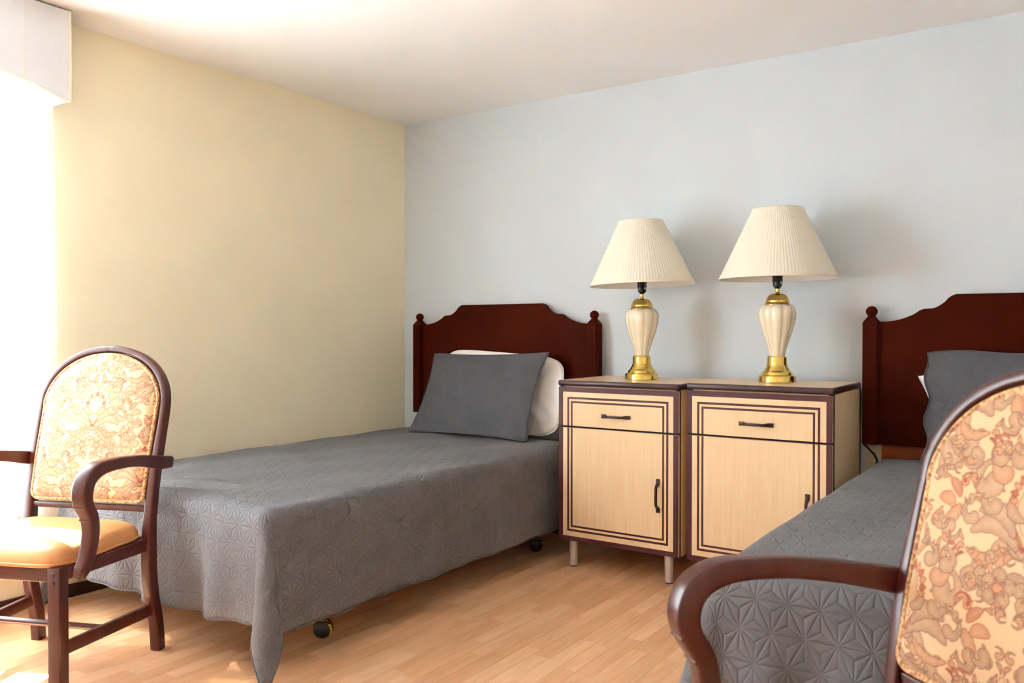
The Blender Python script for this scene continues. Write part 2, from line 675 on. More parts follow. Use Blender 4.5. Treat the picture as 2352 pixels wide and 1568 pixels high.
# outside ground, window
tag(box('ground', (-14, -16, -0.5), (-0.16, 10, -0.3), M['concrete']), kind='structure', label='unseen pale ground outside, added to bounce light onto the ceiling')  # unseen slab, added so sunlight bounces up to the ceiling
win = tag(empty('window_1', (-0.08, (WY0 + WY1) / 2, WZ0)), kind='structure', label='wide white framed window behind the sheer curtain')
ww, wh = WY1 - WY0, WZ1 - WZ0
fr_ = 0.05
boxes('window_frame', [((-0.04, -ww / 2, 0), (0.04, ww / 2, fr_)), ((-0.04, -ww / 2, wh - fr_), (0.04, ww / 2, wh)),
                       ((-0.04, -ww / 2, fr_), (0.04, -ww / 2 + fr_, wh - fr_)), ((-0.04, ww / 2 - fr_, fr_), (0.04, ww / 2, wh - fr_))],
      M['white_frame'], win, 0.004)
NP = 3
iw = (ww - 2 * fr_) / NP
for i in range(NP - 1):
    ym = -ww / 2 + fr_ + iw * (i + 1)
    box('mullion', (-0.03, ym - 0.025, fr_), (0.03, ym + 0.025, wh - fr_), M['white_frame'], win, 0.004)
for i in range(NP):
    ya = -ww / 2 + fr_ + iw * i + (0.025 if i else 0)
    yb = -ww / 2 + fr_ + iw * (i + 1) - (0.025 if i < NP - 1 else 0)
    box('pane', (-0.003, ya, fr_), (0.003, yb, wh - fr_), M['glass'], win)
box('window_sill', (0.045, -ww / 2 - 0.02, -0.03), (0.13, ww / 2 + 0.02, 0.0), M['white_frame'], win, 0.006)

# ------------------------------------------------------------------ valance and curtain
VY0, VY1 = -4.06, -2.205
val = tag(empty('window_valance', (0, VY1, 2.06)), 'white fabric box valance with arched lower edge below the ceiling', 'valance')
knots = [(-2.205, 2.066), (-2.225, 2.067), (-2.246, 2.068), (-2.285, 2.084), (-2.329, 2.099), (-2.370, 2.111),
         (-2.415, 2.119), (-2.471, 2.124), (-2.6, 2.130)]
mir = VY0 + VY1
knots = knots + [(mir - a, b) for a, b in knots[::-1]]
kp = np.array(knots)
order = np.argsort(kp[:, 0])
ky, kz = kp[order, 0], kp[order, 1]
ys = np.unique(np.concatenate([np.linspace(VY0, VY1, 90), ky]))
zs_ = np.interp(ys, ky, kz)
vt, ft = [], []
xo, xi, ztop = 0.16, 0.148, 2.431
for y, z in zip(ys, zs_):
    vt += [(xo, y, z), (xo, y, ztop), (xi, y, ztop), (xi, y, z)]
for i in range(len(ys) - 1):
    a, b = 4 * i, 4 * i + 4
    for k in range(4):
        ft.append((a + k, b + k, b + (k + 1) % 4, a + (k + 1) % 4))
ft += [(0, 1, 2, 3), tuple(4 * (len(ys) - 1) + k for k in (3, 2, 1, 0))]
fp = mesh_np('front_board', [(a, b - VY1, c - 2.06) for a, b, c in vt], ft, M['valance'], val, smooth=False)
bm = bmesh.new(); bm.from_mesh(fp.data); bmesh.ops.recalc_face_normals(bm, faces=bm.faces); bm.to_mesh(fp.data); bm.free()
for ya, yb in ((VY1 - 0.012, VY1), (VY0, VY0 + 0.012)):
    box('end_board', (0.001, ya - VY1, 0.006), (xi, yb - VY1, ztop - 2.06), M['valance'], val)
box('top_board', (0.001, VY0 + 0.012 - VY1, ztop - 2.06 - 0.012), (xi, -0.012, ztop - 2.06), M['valance'], val)
sweep('welt', [(xo, y - VY1, z - 2.06) for y, z in zip(ys, zs_)], (0.004, 0.004), (1, 0, 0), M['welt'], val, round_=True)
sweep('welt', [(xo, 0, 0.006), (xo, 0, 0.2), (xo, 0, ztop - 2.06)], (0.004, 0.004), (1, 0, 0), M['welt'], val, round_=True)
box('seam', (xo - 0.001, -0.182, 0.05), (xo + 0.0012, -0.180, ztop - 2.06 - 0.004), M['welt'], val)



def curtain(name, label, ya, yb, z0, folds, seed, rod=None):
    """sheer gathered between ya (edge nearer the corner) and yb"""
    yc = (ya + yb) / 2
    cu = tag(empty(name, (0.07, yc, z0)), label, 'curtain', 'sheer white curtains')
    nv, nu = 40, int(150 * max(1, abs(yb - ya) / 0.45))
    vt, ft = [], []
    for j in range(nv + 1):
        z = 2.30 - (2.30 - z0) * j / nv
        s = j / nv
        for i in range(nu + 1):
            q = i / nu
            edge = ya - 0.012 * (1 - s) ** 2 + 0.004 * math.sin(7 * s)
            y = edge + (yb - edge) * q
            amp = 0.022 * (0.55 + 0.45 * s)
            xx = amp * math.sin(q * 2 * math.pi * folds + 0.6 * math.sin(3 * s) + 0.9 + seed) + 0.006 * math.sin(q * folds * 7.9 + 4 * s)
            vt.append((xx, y - yc + 0.006 * math.sin(q * folds * 11.5 + 2 * s), z - z0))
    for j in range(nv):
        for i in range(nu):
            a = j * (nu + 1) + i
            ft.append((a, a + 1, a + nu + 2, a + nu + 1))
    mesh_np('curtain_panel', vt, ft, M['sheer'], cu)
    last = nv * (nu + 1)
    sweep('hem', [vt[last + i] for i in range(0, nu + 1, 2)], (0.0016, 0.012), (1, 0, 0), M['sheer'], cu)
    if rod:
        sweep('curtain_rod', [(0, rod[0] - yc, 2.29 - z0), (0, (rod[0] + rod[1]) / 2 - yc, 2.29 - z0), (0, rod[1] - yc, 2.29 - z0)],
              (0.009, 0.009), (0, 0, 1), M['white_frame'], cu, round_=True)
    return cu


curtain('curtain', 'sheer white curtain hanging in folds beside the yellow wall', -2.232, -2.93, 0.28, 8.4, 0.0, (-2.225, -2.98))
curtain('curtain', 'unseen sheer white curtain added to diffuse sun through the rest of the window', -3.05, -3.98, 0.28, 11, 1.3, (-3.0, -4.04))  # out-of-view panel added to soften the sun, leaving a slit for the patches

# ------------------------------------------------------------------ headboards
HB_HALF = [(0.000, 1.289), (0.283, 1.289), (0.306, 1.277), (0.330, 1.252), (0.365, 1.232), (0.410, 1.227),
           (0.446, 1.205), (0.490, 1.187), (0.535, 1.177), (0.572, 1.175)]


def headboard(x_centre, y_off, label):
    root = empty('headboard', (x_centre, y_off, 0.635))
    tag(root, label, 'headboard')
    half = smooth_path([(p[0], 0, p[1] - 0.635) for p in HB_HALF[1:]], 6)
    prof = [(-p[0], p[2]) for p in half[::-1]] + [(p[0], p[2]) for p in half]
    pts = [(-0.59, 0.0)] + [(-0.59, prof[0][1])] + prof + [(0.59, prof[-1][1]), (0.59, 0.0)]
    bm = bmesh.new()
    vs0 = [bm.verts.new((a, -0.026, b)) for a, b in pts]
    f = bm.faces.new(vs0)
    r = bmesh.ops.extrude_face_region(bm, geom=[f])
    bmesh.ops.translate(bm, verts=[v for v in r['geom'] if isinstance(v, bmesh.types.BMVert)], vec=(0, -0.028, 0))
    front = [e for e in bm.edges if all(abs(v.co.y + 0.054) < 1e-6 for v in e.verts)]
    bmesh.ops.bevel(bm, geom=front, offset=0.005, segments=2, affect='EDGES')
    bm_obj('board', bm, M['mahogany'], root, True, 30)
    for s in (-1, 1):
        bm = bmesh.new()
        w, x0 = 0.033, s * 0.613
        # square post with chamfered shoulder under the ball
        lv = [(0.0, w), (0.535, w), (0.562, 0.014), (0.566, 0.014)]
        rings = []
        for z, h in lv:
            rings.append([bm.verts.new((x0 + a * h, -0.045 + b * h, z)) for a, b in ((-1, -1), (1, -1), (1, 1), (-1, 1))])
        for a, b in zip(rings, rings[1:]):
            for k in range(4):
                bm.faces.new((a[k], a[(k + 1) % 4], b[(k + 1) % 4], b[k]))
        bm.faces.new(rings[0]); bm.faces.new(rings[-1])
        bmesh.ops.recalc_face_normals(bm, faces=bm.faces)
        ed = [e for e in bm.edges if abs(e.verts[0].co.z - e.verts[1].co.z) > 0.3]
        bmesh.ops.bevel(bm, geom=ed, offset=0.007, segments=2, affect='EDGES')
        post = bm_obj('post', bm, M['mahogany'], root, True, 35)
        pr = [(0.012, 0.562), (0.0125, 0.566)] + [(0.0245 * math.cos(R(a)), 0.5855 + 0.0235 * math.sin(R(a))) for a in range(-55, 91, 12)]
        fin = lathe('finial', pr[:-1] + [(0.0005, 0.609)], M['mahogany'], post, 24, angle=60)
        fin.location = (x0, -0.045, 0)
    return root


headboard(0.791, -0.016, 'dark mahogany headboard with ball finials in the corner by the yellow wall')
hb2 = headboard(3.408, -0.016, 'dark mahogany headboard with ball finials beside the second nightstand, cut by frame edge')
box('mounting_board', (-0.575, -0.02, -0.10), (0.575, -0.004, 0.02), M['bracket'], hb2, 0.002)


# ------------------------------------------------------------------ beds
def bed(x0, x1, yh, yf, zt, label):
    """frame, base, mattress, four casters"""
    cx_ = (x0 + x1) / 2
    root = tag(empty('bed', (cx_, (yh + yf) / 2, 0)), label, 'bed')
    w, l = (x1 - x0) / 2, (yh - yf) / 2
    box('mattress', (-w + 0.012, -l + 0.012, zt - 0.2), (w - 0.012, l, zt), M['mattress'], root, 0.045, 4)
    box('box_spring', (-w + 0.02, -l + 0.02, zt - 0.36), (w - 0.02, l - 0.01, zt - 0.203), M['mattress'], root, 0.015, 2)
    fr = zt - 0.362
    boxes('frame', [((-w + 0.03, -l + 0.05, fr - 0.035), (-w + 0.065, l - 0.03, fr)), ((w - 0.065, -l + 0.05, fr - 0.035), (w - 0.03, l - 0.03, fr)),
                    ((-w + 0.065, -l + 0.05, fr - 0.035), (w - 0.065, -l + 0.085, fr)), ((-w + 0.065, l - 0.065, fr - 0.035), (w - 0.065, l - 0.03, fr)),
                    ((-0.018, -l + 0.085, fr - 0.035), (0.018, l - 0.065, fr))], M['frame_metal'], root)
    for sx in (-1, 1):
        for sy in (-1, 1):
            px, py = sx * (w - 0.095), sy * (l - 0.32) - (0.02 if sy < 0 else 0)
            cs = lathe('caster', [(0.013, 0.062), (0.013, fr - 0.036)], M['frame_metal'], root, 16)
            cs.location = (px, py, 0)
            wh_ = lathe('wheel', [(0.004, -0.013), (0.022, -0.012), (0.032, -0.007), (0.035, 0.0), (0.032, 0.007), (0.022, 0.012), (0.004, 0.013)],
                        M['black'], cs, 28)
            wh_.rotation_euler = (R(90), 0, R(28))
            wh_.location = (0, 0, 0.035)
            # brass coloured hood over one half of the wheel
            hv, hf = [], []
            for i in range(13):
                a = R(-40 + 15 * i)
                for t_ in (-0.0165, 0.0165):
                    for rr in (0.0385, 0.0365):
                        hv.append((rr * math.cos(a), t_, rr * math.sin(a)))
            for i in range(12):
                a = 4 * i
                hf += [(a, a + 2, a + 6, a + 4), (a + 1, a + 5, a + 7, a + 3), (a, a + 4, a + 5, a + 1), (a + 2, a + 3, a + 7, a + 6)]
            hood = mesh_np('hood', hv, hf, M['brass'], cs)
            hood.rotation_euler = (0, 0, R(28))
            hood.location = (0, 0, 0.035)
    return root


def bedspread(cx_, W, yh, yf, zt, hang_side, hang_foot, label, seed, xmin=-9.0):
    """draped cloth: rectangular fabric (s across, t along) folded over a rounded edge, with a fin at each foot corner"""
    rg = np.random.default_rng(seed)
    Rr = 0.05
    hw = W / 2 - Rr
    Lf = yh - (yf + Rr)
    step = 0.0155
    s_all = np.linspace(-(hw + hang_side), hw + hang_side, int(2 * (hw + hang_side) / step))
    t_all = np.linspace(0, Lf + hang_foot, int((Lf + hang_foot) / step))
    S, T = np.meshgrid(s_all, t_all)
    ph = rg.uniform(0, 6.28, 12)
    a = np.maximum(0, np.abs(S) - hw)
    b = np.maximum(0, T - Lf)
    rho = np.hypot(a, b)
    phi = np.arctan2(b, a + 1e-9)
    sg = np.sign(S)
    arc = Rr * math.pi / 2
    on_arc = rho < arc
    hor = np.where(on_arc, Rr * np.sin(np.minimum(rho, arc) / Rr), Rr)
    ver = np.where(on_arc, Rr * (1 - np.cos(np.minimum(rho, arc) / Rr)), Rr + (rho - arc))
    below = np.maximum(0, rho - arc)
    corner = np.sin(2 * phi) ** 2
    corner = np.where((a > 0) & (b > 0), corner, 0)
    # corner fin leans out along the diagonal
    flare = below * (0.05 + 0.26 * corner ** 0.85)
    hor2 = hor + flare
    ver2 = np.where(below > 0, ver - below * 0.035 * corner, ver)
    # folds in the hanging parts
    wav_f = below * (0.055 * np.sin(S * 2 * math.pi / 0.36 + ph[0]) + 0.035 * np.sin(S * 2 * math.pi / 0.19 + ph[1]))
    wav_s = below * (0.022 * np.sin(T * 2 * math.pi / 0.52 + ph[2]) + 0.012 * np.sin(T * 2 * math.pi / 0.23 + ph[3]))
    only = np.where((a > 0) & (b > 0), 0, 1)
    damp_f = np.clip((hw - np.abs(S)) / 0.12, 0, 1)
    damp_s = np.clip((Lf - T) / 0.25, 0, 1)
    cphi, sphi = np.cos(phi), np.sin(phi)
    X = np.clip(S, -hw, hw) + sg * cphi * (hor2 + wav_s * only * damp_s)
    Y = yh - np.clip(T, 0, Lf) - sphi * (hor2 + wav_f * only * damp_f)
    # gentle unevenness of the top
    und = (0.0035 * np.sin(S * 9 + ph[4]) * np.sin(T * 5 + ph[5]) + 0.003 * np.sin(S * 17 + T * 6 + ph[6])
           + 0.0025 * np.sin(S * 5 - T * 13 + ph[7]))
    Z = zt - ver2 + np.where(rho < 1e-6, und, und * np.exp(-rho / 0.05))
    Z = np.maximum(Z, 0.012)
    # sag of the top towards the middle, crown
    Z = Z + 0.006 * np.clip(1 - (S / hw) ** 2, 0, 1)
    # hem of the foot part is uneven
    Z = Z + np.where((b > 0) & (a <= 0), below * 0.05 * np.sin(S * 4.0 + ph[8]), 0)
    X = np.maximum(X + cx_, xmin + 0.02 * np.abs(Y - yh) / 2)
    nT, nS = S.shape
    V = np.stack([X.ravel(), Y.ravel(), Z.ravel()], 1)
    idx = np.arange(nT * nS).reshape(nT, nS)
    F = np.stack([idx[:-1, :-1].ravel(), idx[1:, :-1].ravel(), idx[1:, 1:].ravel(), idx[:-1, 1:].ravel()], 1)
    origin = np.array([cx_, (yh + yf) / 2, zt])
    me = bpy.data.meshes.new('bedspread')
    me.from_pydata((V - origin).tolist(), [], F.tolist())
    uvl = me.uv_layers.new(name='UVMap')
    li = np.empty(len(me.loops), dtype=np.int32)
    me.loops.foreach_get('vertex_index', li)
    uvs = np.stack([S.ravel()[li] + 3.0, T.ravel()[li] + 0.02], 1).astype(np.float32)
    uvl.data.foreach_set('uv', uvs.ravel())
    me.polygons.foreach_set('use_smooth', [True] * len(me.polygons))
    me.materials.append(M['quilt'])
    o = new_obj('bedspread', me)
    o.location = origin
    md = o.modifiers.new('thickness', 'SOLIDIFY')
    md.thickness = 0.005
    md.offset = -1
    tag(o, label, 'bedspread', 'grey quilted bedspreads')
    # stitched hem along the outer border
    loop = [idx[0, 0]] + list(idx[:, 0]) + list(idx[-1, :]) + list(idx[::-1, -1])
    path, last = [], None
    for q in loop:
        if last is None or np.linalg.norm(V[q] - last) > 0.004:
            path.append(V[q] - origin)
            last = V[q]
    sweep('hem_binding', path, (0.0026, 0.0026), (0.2, 0.1, 1), M['sham'], o, round_=True)
    return o


bed(0.12, 1.35, -0.09, -2.17, 0.535, 'single bed on caster wheels pushed along the yellow wall')
bed(2.865, 4.095, -0.09, -2.12, 0.575, 'single bed in front of the second headboard, reaching behind the armchair')
bedspread(0.742, 1.285, -0.155, -2.225, 0.548, 0.435, 0.415,
          'grey starburst quilted bedspread on the bed along the yellow wall, corner hanging to floor', 3, 0.09)
bedspread(3.478, 1.285, -0.155, -2.165, 0.59, 0.435, 0.46,
          'grey starburst quilted bedspread on the bed behind the foreground armchair', 5)


# ------------------------------------------------------------------ pillows
def pillow(name, corners, thick, mat, label, group, cat='pillow', flange=0.0, crumple=0.0, seed=1, pinch=0.06, wave=0.0, bulge_side=0.0, rnd=0.0, folds=0.0, back_f=1.0):
    """corners BL, BR, TR, TL in world; cushion bulging to both sides"""
    rg = np.random.default_rng(seed)
    BL, BR, TR, TL = [np.array(c, float) for c in corners]
    n = 56
    u = np.linspace(0, 1, n)
    U, Vv = np.meshgrid(u, u)
    # pillow outline pulls in between the corners
    pu = pinch * 4 * Vv * (1 - Vv) * (1 - 2 * U)
    pv = pinch * 0.8 * 4 * U * (1 - U) * (1 - 2 * Vv)
    U2 = U + pu * 0.5 - bulge_side * 4 * Vv * (1 - Vv) * (1 - 2 * U)
    V2 = Vv + pv * 0.5
    if rnd:
        a_, b_ = 2 * U2 - 1, 2 * V2 - 1
        kq = np.maximum(np.abs(a_), np.abs(b_)) / np.maximum((np.abs(a_) ** rnd + np.abs(b_) ** rnd) ** (1 / rnd), 1e-9)
        U2, V2 = 0.5 + 0.5 * a_ * kq, 0.5 + 0.5 * b_ * kq
    if wave:
        V2 = V2 + wave * np.sin(U * 14 + seed) * (np.abs(2 * Vv - 1) ** 4) * 0.5
        U2 = U2 + wave * np.sin(Vv * 17 + seed * 2) * (np.abs(2 * U - 1) ** 4) * 0.6
    P = ((1 - U2) * (1 - V2))[..., None] * BL + (U2 * (1 - V2))[..., None] * BR + (U2 * V2)[..., None] * TR + ((1 - U2) * V2)[..., None] * TL
    nrm = np.cross(BR - BL, TL - BL)
    nrm /= np.linalg.norm(nrm)
    if nrm[1] > 0:
        nrm = -nrm
    eu = np.clip((np.minimum(U, 1 - U) - flange) / (0.5 - flange), 0, 1)
    ev = np.clip((np.minimum(Vv, 1 - Vv) - flange * 1.4) / (0.5 - flange * 1.4), 0, 1)
    prof = (np.sin(eu * math.pi / 2) ** 0.75) * (np.sin(ev * math.pi / 2) ** 0.7)
    prof = prof * (0.93 + 0.12 * (0.5 - Vv))
    ph = rg.uniform(0, 6.28, 10)
    cr = (np.sin(U * 19 + 7 * Vv + ph[0]) * np.sin(Vv * 9 + ph[1]) + 0.7 * np.sin(U * 33 - 11 * Vv + ph[2]) * np.sin(Vv * 21 + 5 * U + ph[3])
          + 0.8 * np.abs(np.sin(U * 24 + 3 * np.sin(Vv * 6 + ph[4]) + ph[5])) * (np.abs(2 * U - 1) ** 1.5))
    if folds:
        cr = cr + folds * np.sin((U + 0.12 * np.sin(Vv * 5 + ph[6])) * 46 + ph[7]) * np.clip((U - 0.72) / 0.2, 0, 1) * (0.4 + 0.6 * np.sin(Vv * 7 + ph[8]) ** 2)
    border = (np.minimum(np.minimum(U, 1 - U), np.minimum(Vv, 1 - Vv)) > 1e-6)
    front = P + nrm * (thick / 2 * prof + 0.0025 * border + crumple * cr * border * (0.35 + 0.65 * prof))[..., None]
    back = P - nrm * (thick / 2 * prof * back_f + 0.0025 * border)[..., None]
    base = (BL + BR) / 2
    idx = np.arange(n * n).reshape(n, n)
    verts = list(front.reshape(-1, 3) - base)
    bi = idx.copy()
    nxt = n * n
    for j in range(n):
        for i in range(n):
            if border[j, i]:
                bi[j, i] = nxt
                verts.append(back[j, i] - base)
                nxt += 1
    faces, uvl = [], []
    for j in range(n - 1):
        for i in range(n - 1):
            faces.append((idx[j, i], idx[j, i + 1], idx[j + 1, i + 1], idx[j + 1, i]))
            faces.append((bi[j, i], bi[j + 1, i], bi[j + 1, i + 1], bi[j, i + 1]))
    me = bpy.data.meshes.new(name)
    me.from_pydata([tuple(v) for v in verts], [], [tuple(int(q) for q in f) for f in faces])
    uvv = np.zeros((nxt, 2), np.float32)
    Wd, Hd = np.linalg.norm(BR - BL), np.linalg.norm(TL - BL)
    uvv[:n * n, 0] = (U * Wd).ravel() + 1
    uvv[:n * n, 1] = (Vv * Hd).ravel() + 1
    for j in range(n):
        for i in range(n):
            uvv[bi[j, i]] = (U[j, i] * Wd + 1, Vv[j, i] * Hd + 1)
    ul = me.uv_layers.new(name='UVMap')
    li = np.empty(len(me.loops), dtype=np.int32)
    me.loops.foreach_get('vertex_index', li)
    ul.data.foreach_set('uv', uvv[li].ravel())
    me.polygons.foreach_set('use_smooth', [True] * len(me.polygons))
    me.materials.append(mat)
    o = new_obj(name, me)
    o.location = base
    tag(o, label, cat, group)
    # edge seam
    ring = [idx[0, i] for i in range(0, n, 2)] + [idx[j, n - 1] for j in range(1, n, 2)] + [idx[n - 1, i] for i in range(n - 2, 0, -2)] + [idx[j, 0] for j in range(n - 2, 0, -2)]
    Vv_ = np.array(verts)
    sweep('seam', Vv_[ring], (0.0028, 0.0028), tuple(nrm), mat, o, round_=True, closed=True)
    return o


pillow('pillow', [(0.47, -0.215, 0.575), (1.262, -0.212, 0.570), (1.252, -0.118, 0.985), (0.44, -0.118, 1.028)], 0.11, M['white_cotton'],
       'white pillow behind the grey pillow, on the bed along the yellow wall', 'white bed pillows', crumple=0.006, seed=4, pinch=-0.02, rnd=7.0, folds=1.6, back_f=0.5)
pillow('pillow', [(0.385, -0.40, 0.562), (1.19, -0.395, 0.562), (1.207, -0.205, 1.02), (0.415, -0.205, 1.004)], 0.10, M['sham'],
       'grey quilted pillow leaning on a white pillow beside the first nightstand', 'grey pillow shams', flange=0.03, crumple=0.0026, seed=8, pinch=0.075, back_f=0.3)
pillow('pillow', [(3.05, -0.19, 0.612), (3.78, -0.19, 0.612), (3.76, -0.105, 0.985), (2.987, -0.105, 0.945)], 0.07, M['white_cotton'],
       'white pillow with one corner poking out behind the grey pillow, right edge', 'white bed pillows', crumple=0.004, seed=14, pinch=0.10)
pillow('pillow', [(3.04, -0.315, 0.604), (3.85, -0.315, 0.604), (3.83, -0.175, 1.055), (3.028, -0.175, 1.05)], 0.09, M['sham'],
       'grey quilted pillow partly hidden by the foreground armchair', 'grey pillow shams', flange=0.03, crumple=0.0022, seed=18, pinch=0.02, wave=0.02, back_f=0.3)


# ------------------------------------------------------------------ nightstands
def handle(name, parent, loc, vertical, L=0.145):
    path = [(-L / 2, 0, 0), (-L / 2 + 0.016, 0, 0), (-L / 2 + 0.024, 0.006, 0), (-L / 2 + 0.030, 0.018, 0), (-L / 2 + 0.04, 0.022, 0),
            (0, 0.0235, 0),
            (L / 2 - 0.04, 0.022, 0), (L / 2 - 0.030, 0.018, 0), (L / 2 - 0.024, 0.006, 0), (L / 2 - 0.016, 0, 0), (L / 2, 0, 0)]
    path = [(a, -0.004 - b, c) for a, b, c in path]
    sz = [(0.004, 0.0085)] * 2 + [(0.0042, 0.0075)] + [(0.005, 0.0055)] * 5 + [(0.0042, 0.0075)] + [(0.004, 0.0085)] * 2
    o = sweep(name, path, sz, (0, 1, 0), M['bronze'], parent, 0.002, 2)
    o.location = loc
    if vertical:
        o.rotation_euler = (0, R(90), 0)
    return o


def frame_ring(bm, x0, x1, z0, z1, w, y0, y1, sides='LRTB'):
    if 'L' in sides:
        add_box(bm, (x0, y0, z0), (x0 + w, y1, z1))
    if 'R' in sides:
        add_box(bm, (x1 - w, y0, z0), (x1, y1, z1))
    if 'T' in sides:
        add_box(bm, (x0 + w, y0, z1 - w), (x1 - w, y1, z1))
    if 'B' in sides:
        add_box(bm, (x0 + w, y0, z0), (x1 - w, y1, z0 + w))


def nightstand():
    root = empty('nightstand')
    W, D = 0.309, 0.25          # half width, half depth
    zb, zt, zs = 0.128, 0.872, 0.676
    box('body', (-W, -D + 0.022, zb), (W, D, zt - 0.001), M['maple'], root, 0.002, 1)
    for lo, hi in (((-W - 0.001, -D + 0.018, zb), (-W + 0.02, -D + 0.0235, zt)), ((W - 0.02, -D + 0.018, zb), (W + 0.001, -D + 0.0235, zt)),
                   ((-W + 0.02, -D + 0.018, zb), (W - 0.02, -D + 0.0235, zb + 0.02)), ((W, D - 0.012, zb), (W + 0.0015, D, zt)),
                   ((-W + 0.02, -D + 0.018, zs - 0.012), (W - 0.02, -D + 0.0235, zs + 0.012))):  # this strip paints the shade in the gap between drawer and door
        box('edge_gap_band', lo, hi, M['gapdark'], root)
    tp = box('top', (-W - 0.004, -D - 0.004, zt), (W + 0.004, D, zt + 0.026), M['darkedge'], root, 0.009, 3)
    box('top_inlay', (-W + 0.006, -D + 0.008, zt + 0.020), (W - 0.006, D - 0.006, zt + 0.0264), M['maple_top'], tp)
    yf0, yf1 = -D, -D + 0.018
    bw = 0.023

    def front(name, z0, z1, sides):
        pn = box(name, (-W + 0.002, yf0, z0), (W - 0.002, yf1, z1), M['maple'], root, 0.0015, 1)
        bm = bmesh.new()
        e = 0.0008
        frame_ring(bm, -W + 0.002, W - 0.002, z0, z1, bw, yf0 - e, yf0 + 0.004, sides)
        bm_obj('border', bm, M['burgundy'], pn)
        for off, w in ((bw + 0.024, 0.0095), (bw + 0.044, 0.0085)):
            bm = bmesh.new()
            za = z0 + off if 'B' in sides else z0
            zb_ = z1 - off if 'T' in sides else z1
            frame_ring(bm, -W + 0.002 + off, W - 0.002 - off, za, zb_, w, yf0 - e * 0.7, yf0 + 0.004, sides)
            bm_obj('inlay_stripe', bm, M['burgundy'], pn)
        return pn
    dr = front('drawer', zs + 0.0045, zt - 0.006, 'LRT')
    handle('handle', dr, (0.0, yf0, 0.737), False)
    do = front('door', zb + 0.001, zs - 0.0045, 'LRB')
    handle('handle', do, (0.212, yf0, 0.395), True, 0.15)
    for sx in (-1, 1):
        for sy in (-1, 1):
            lg = lathe('leg', [(0.0175, 0.0), (0.018, 0.003), (0.0215, zb)], M['steel'], root, 24)
            lg.location = (sx * (W - 0.062), sy * (D - 0.04), 0)
            ft_ = lathe('foot_pad', [(0.0182, 0.0), (0.0182, 0.004)], M['black'], lg, 24)
    return root


ns1 = nightstand()
ns1.location = (1.786, -0.302, 0)
tag(ns1, 'maple nightstand with burgundy stripes beside the first bed, fully visible', 'nightstand', 'striped maple nightstands')
ns2 = dup(ns1)
ns2.location = (2.440, -0.302, 0.0)
ns2.scale = (0.996, 1, 1.009)
tag(ns2, 'maple nightstand with burgundy stripes partly hidden behind the second bed', 'nightstand', 'striped maple nightstands')


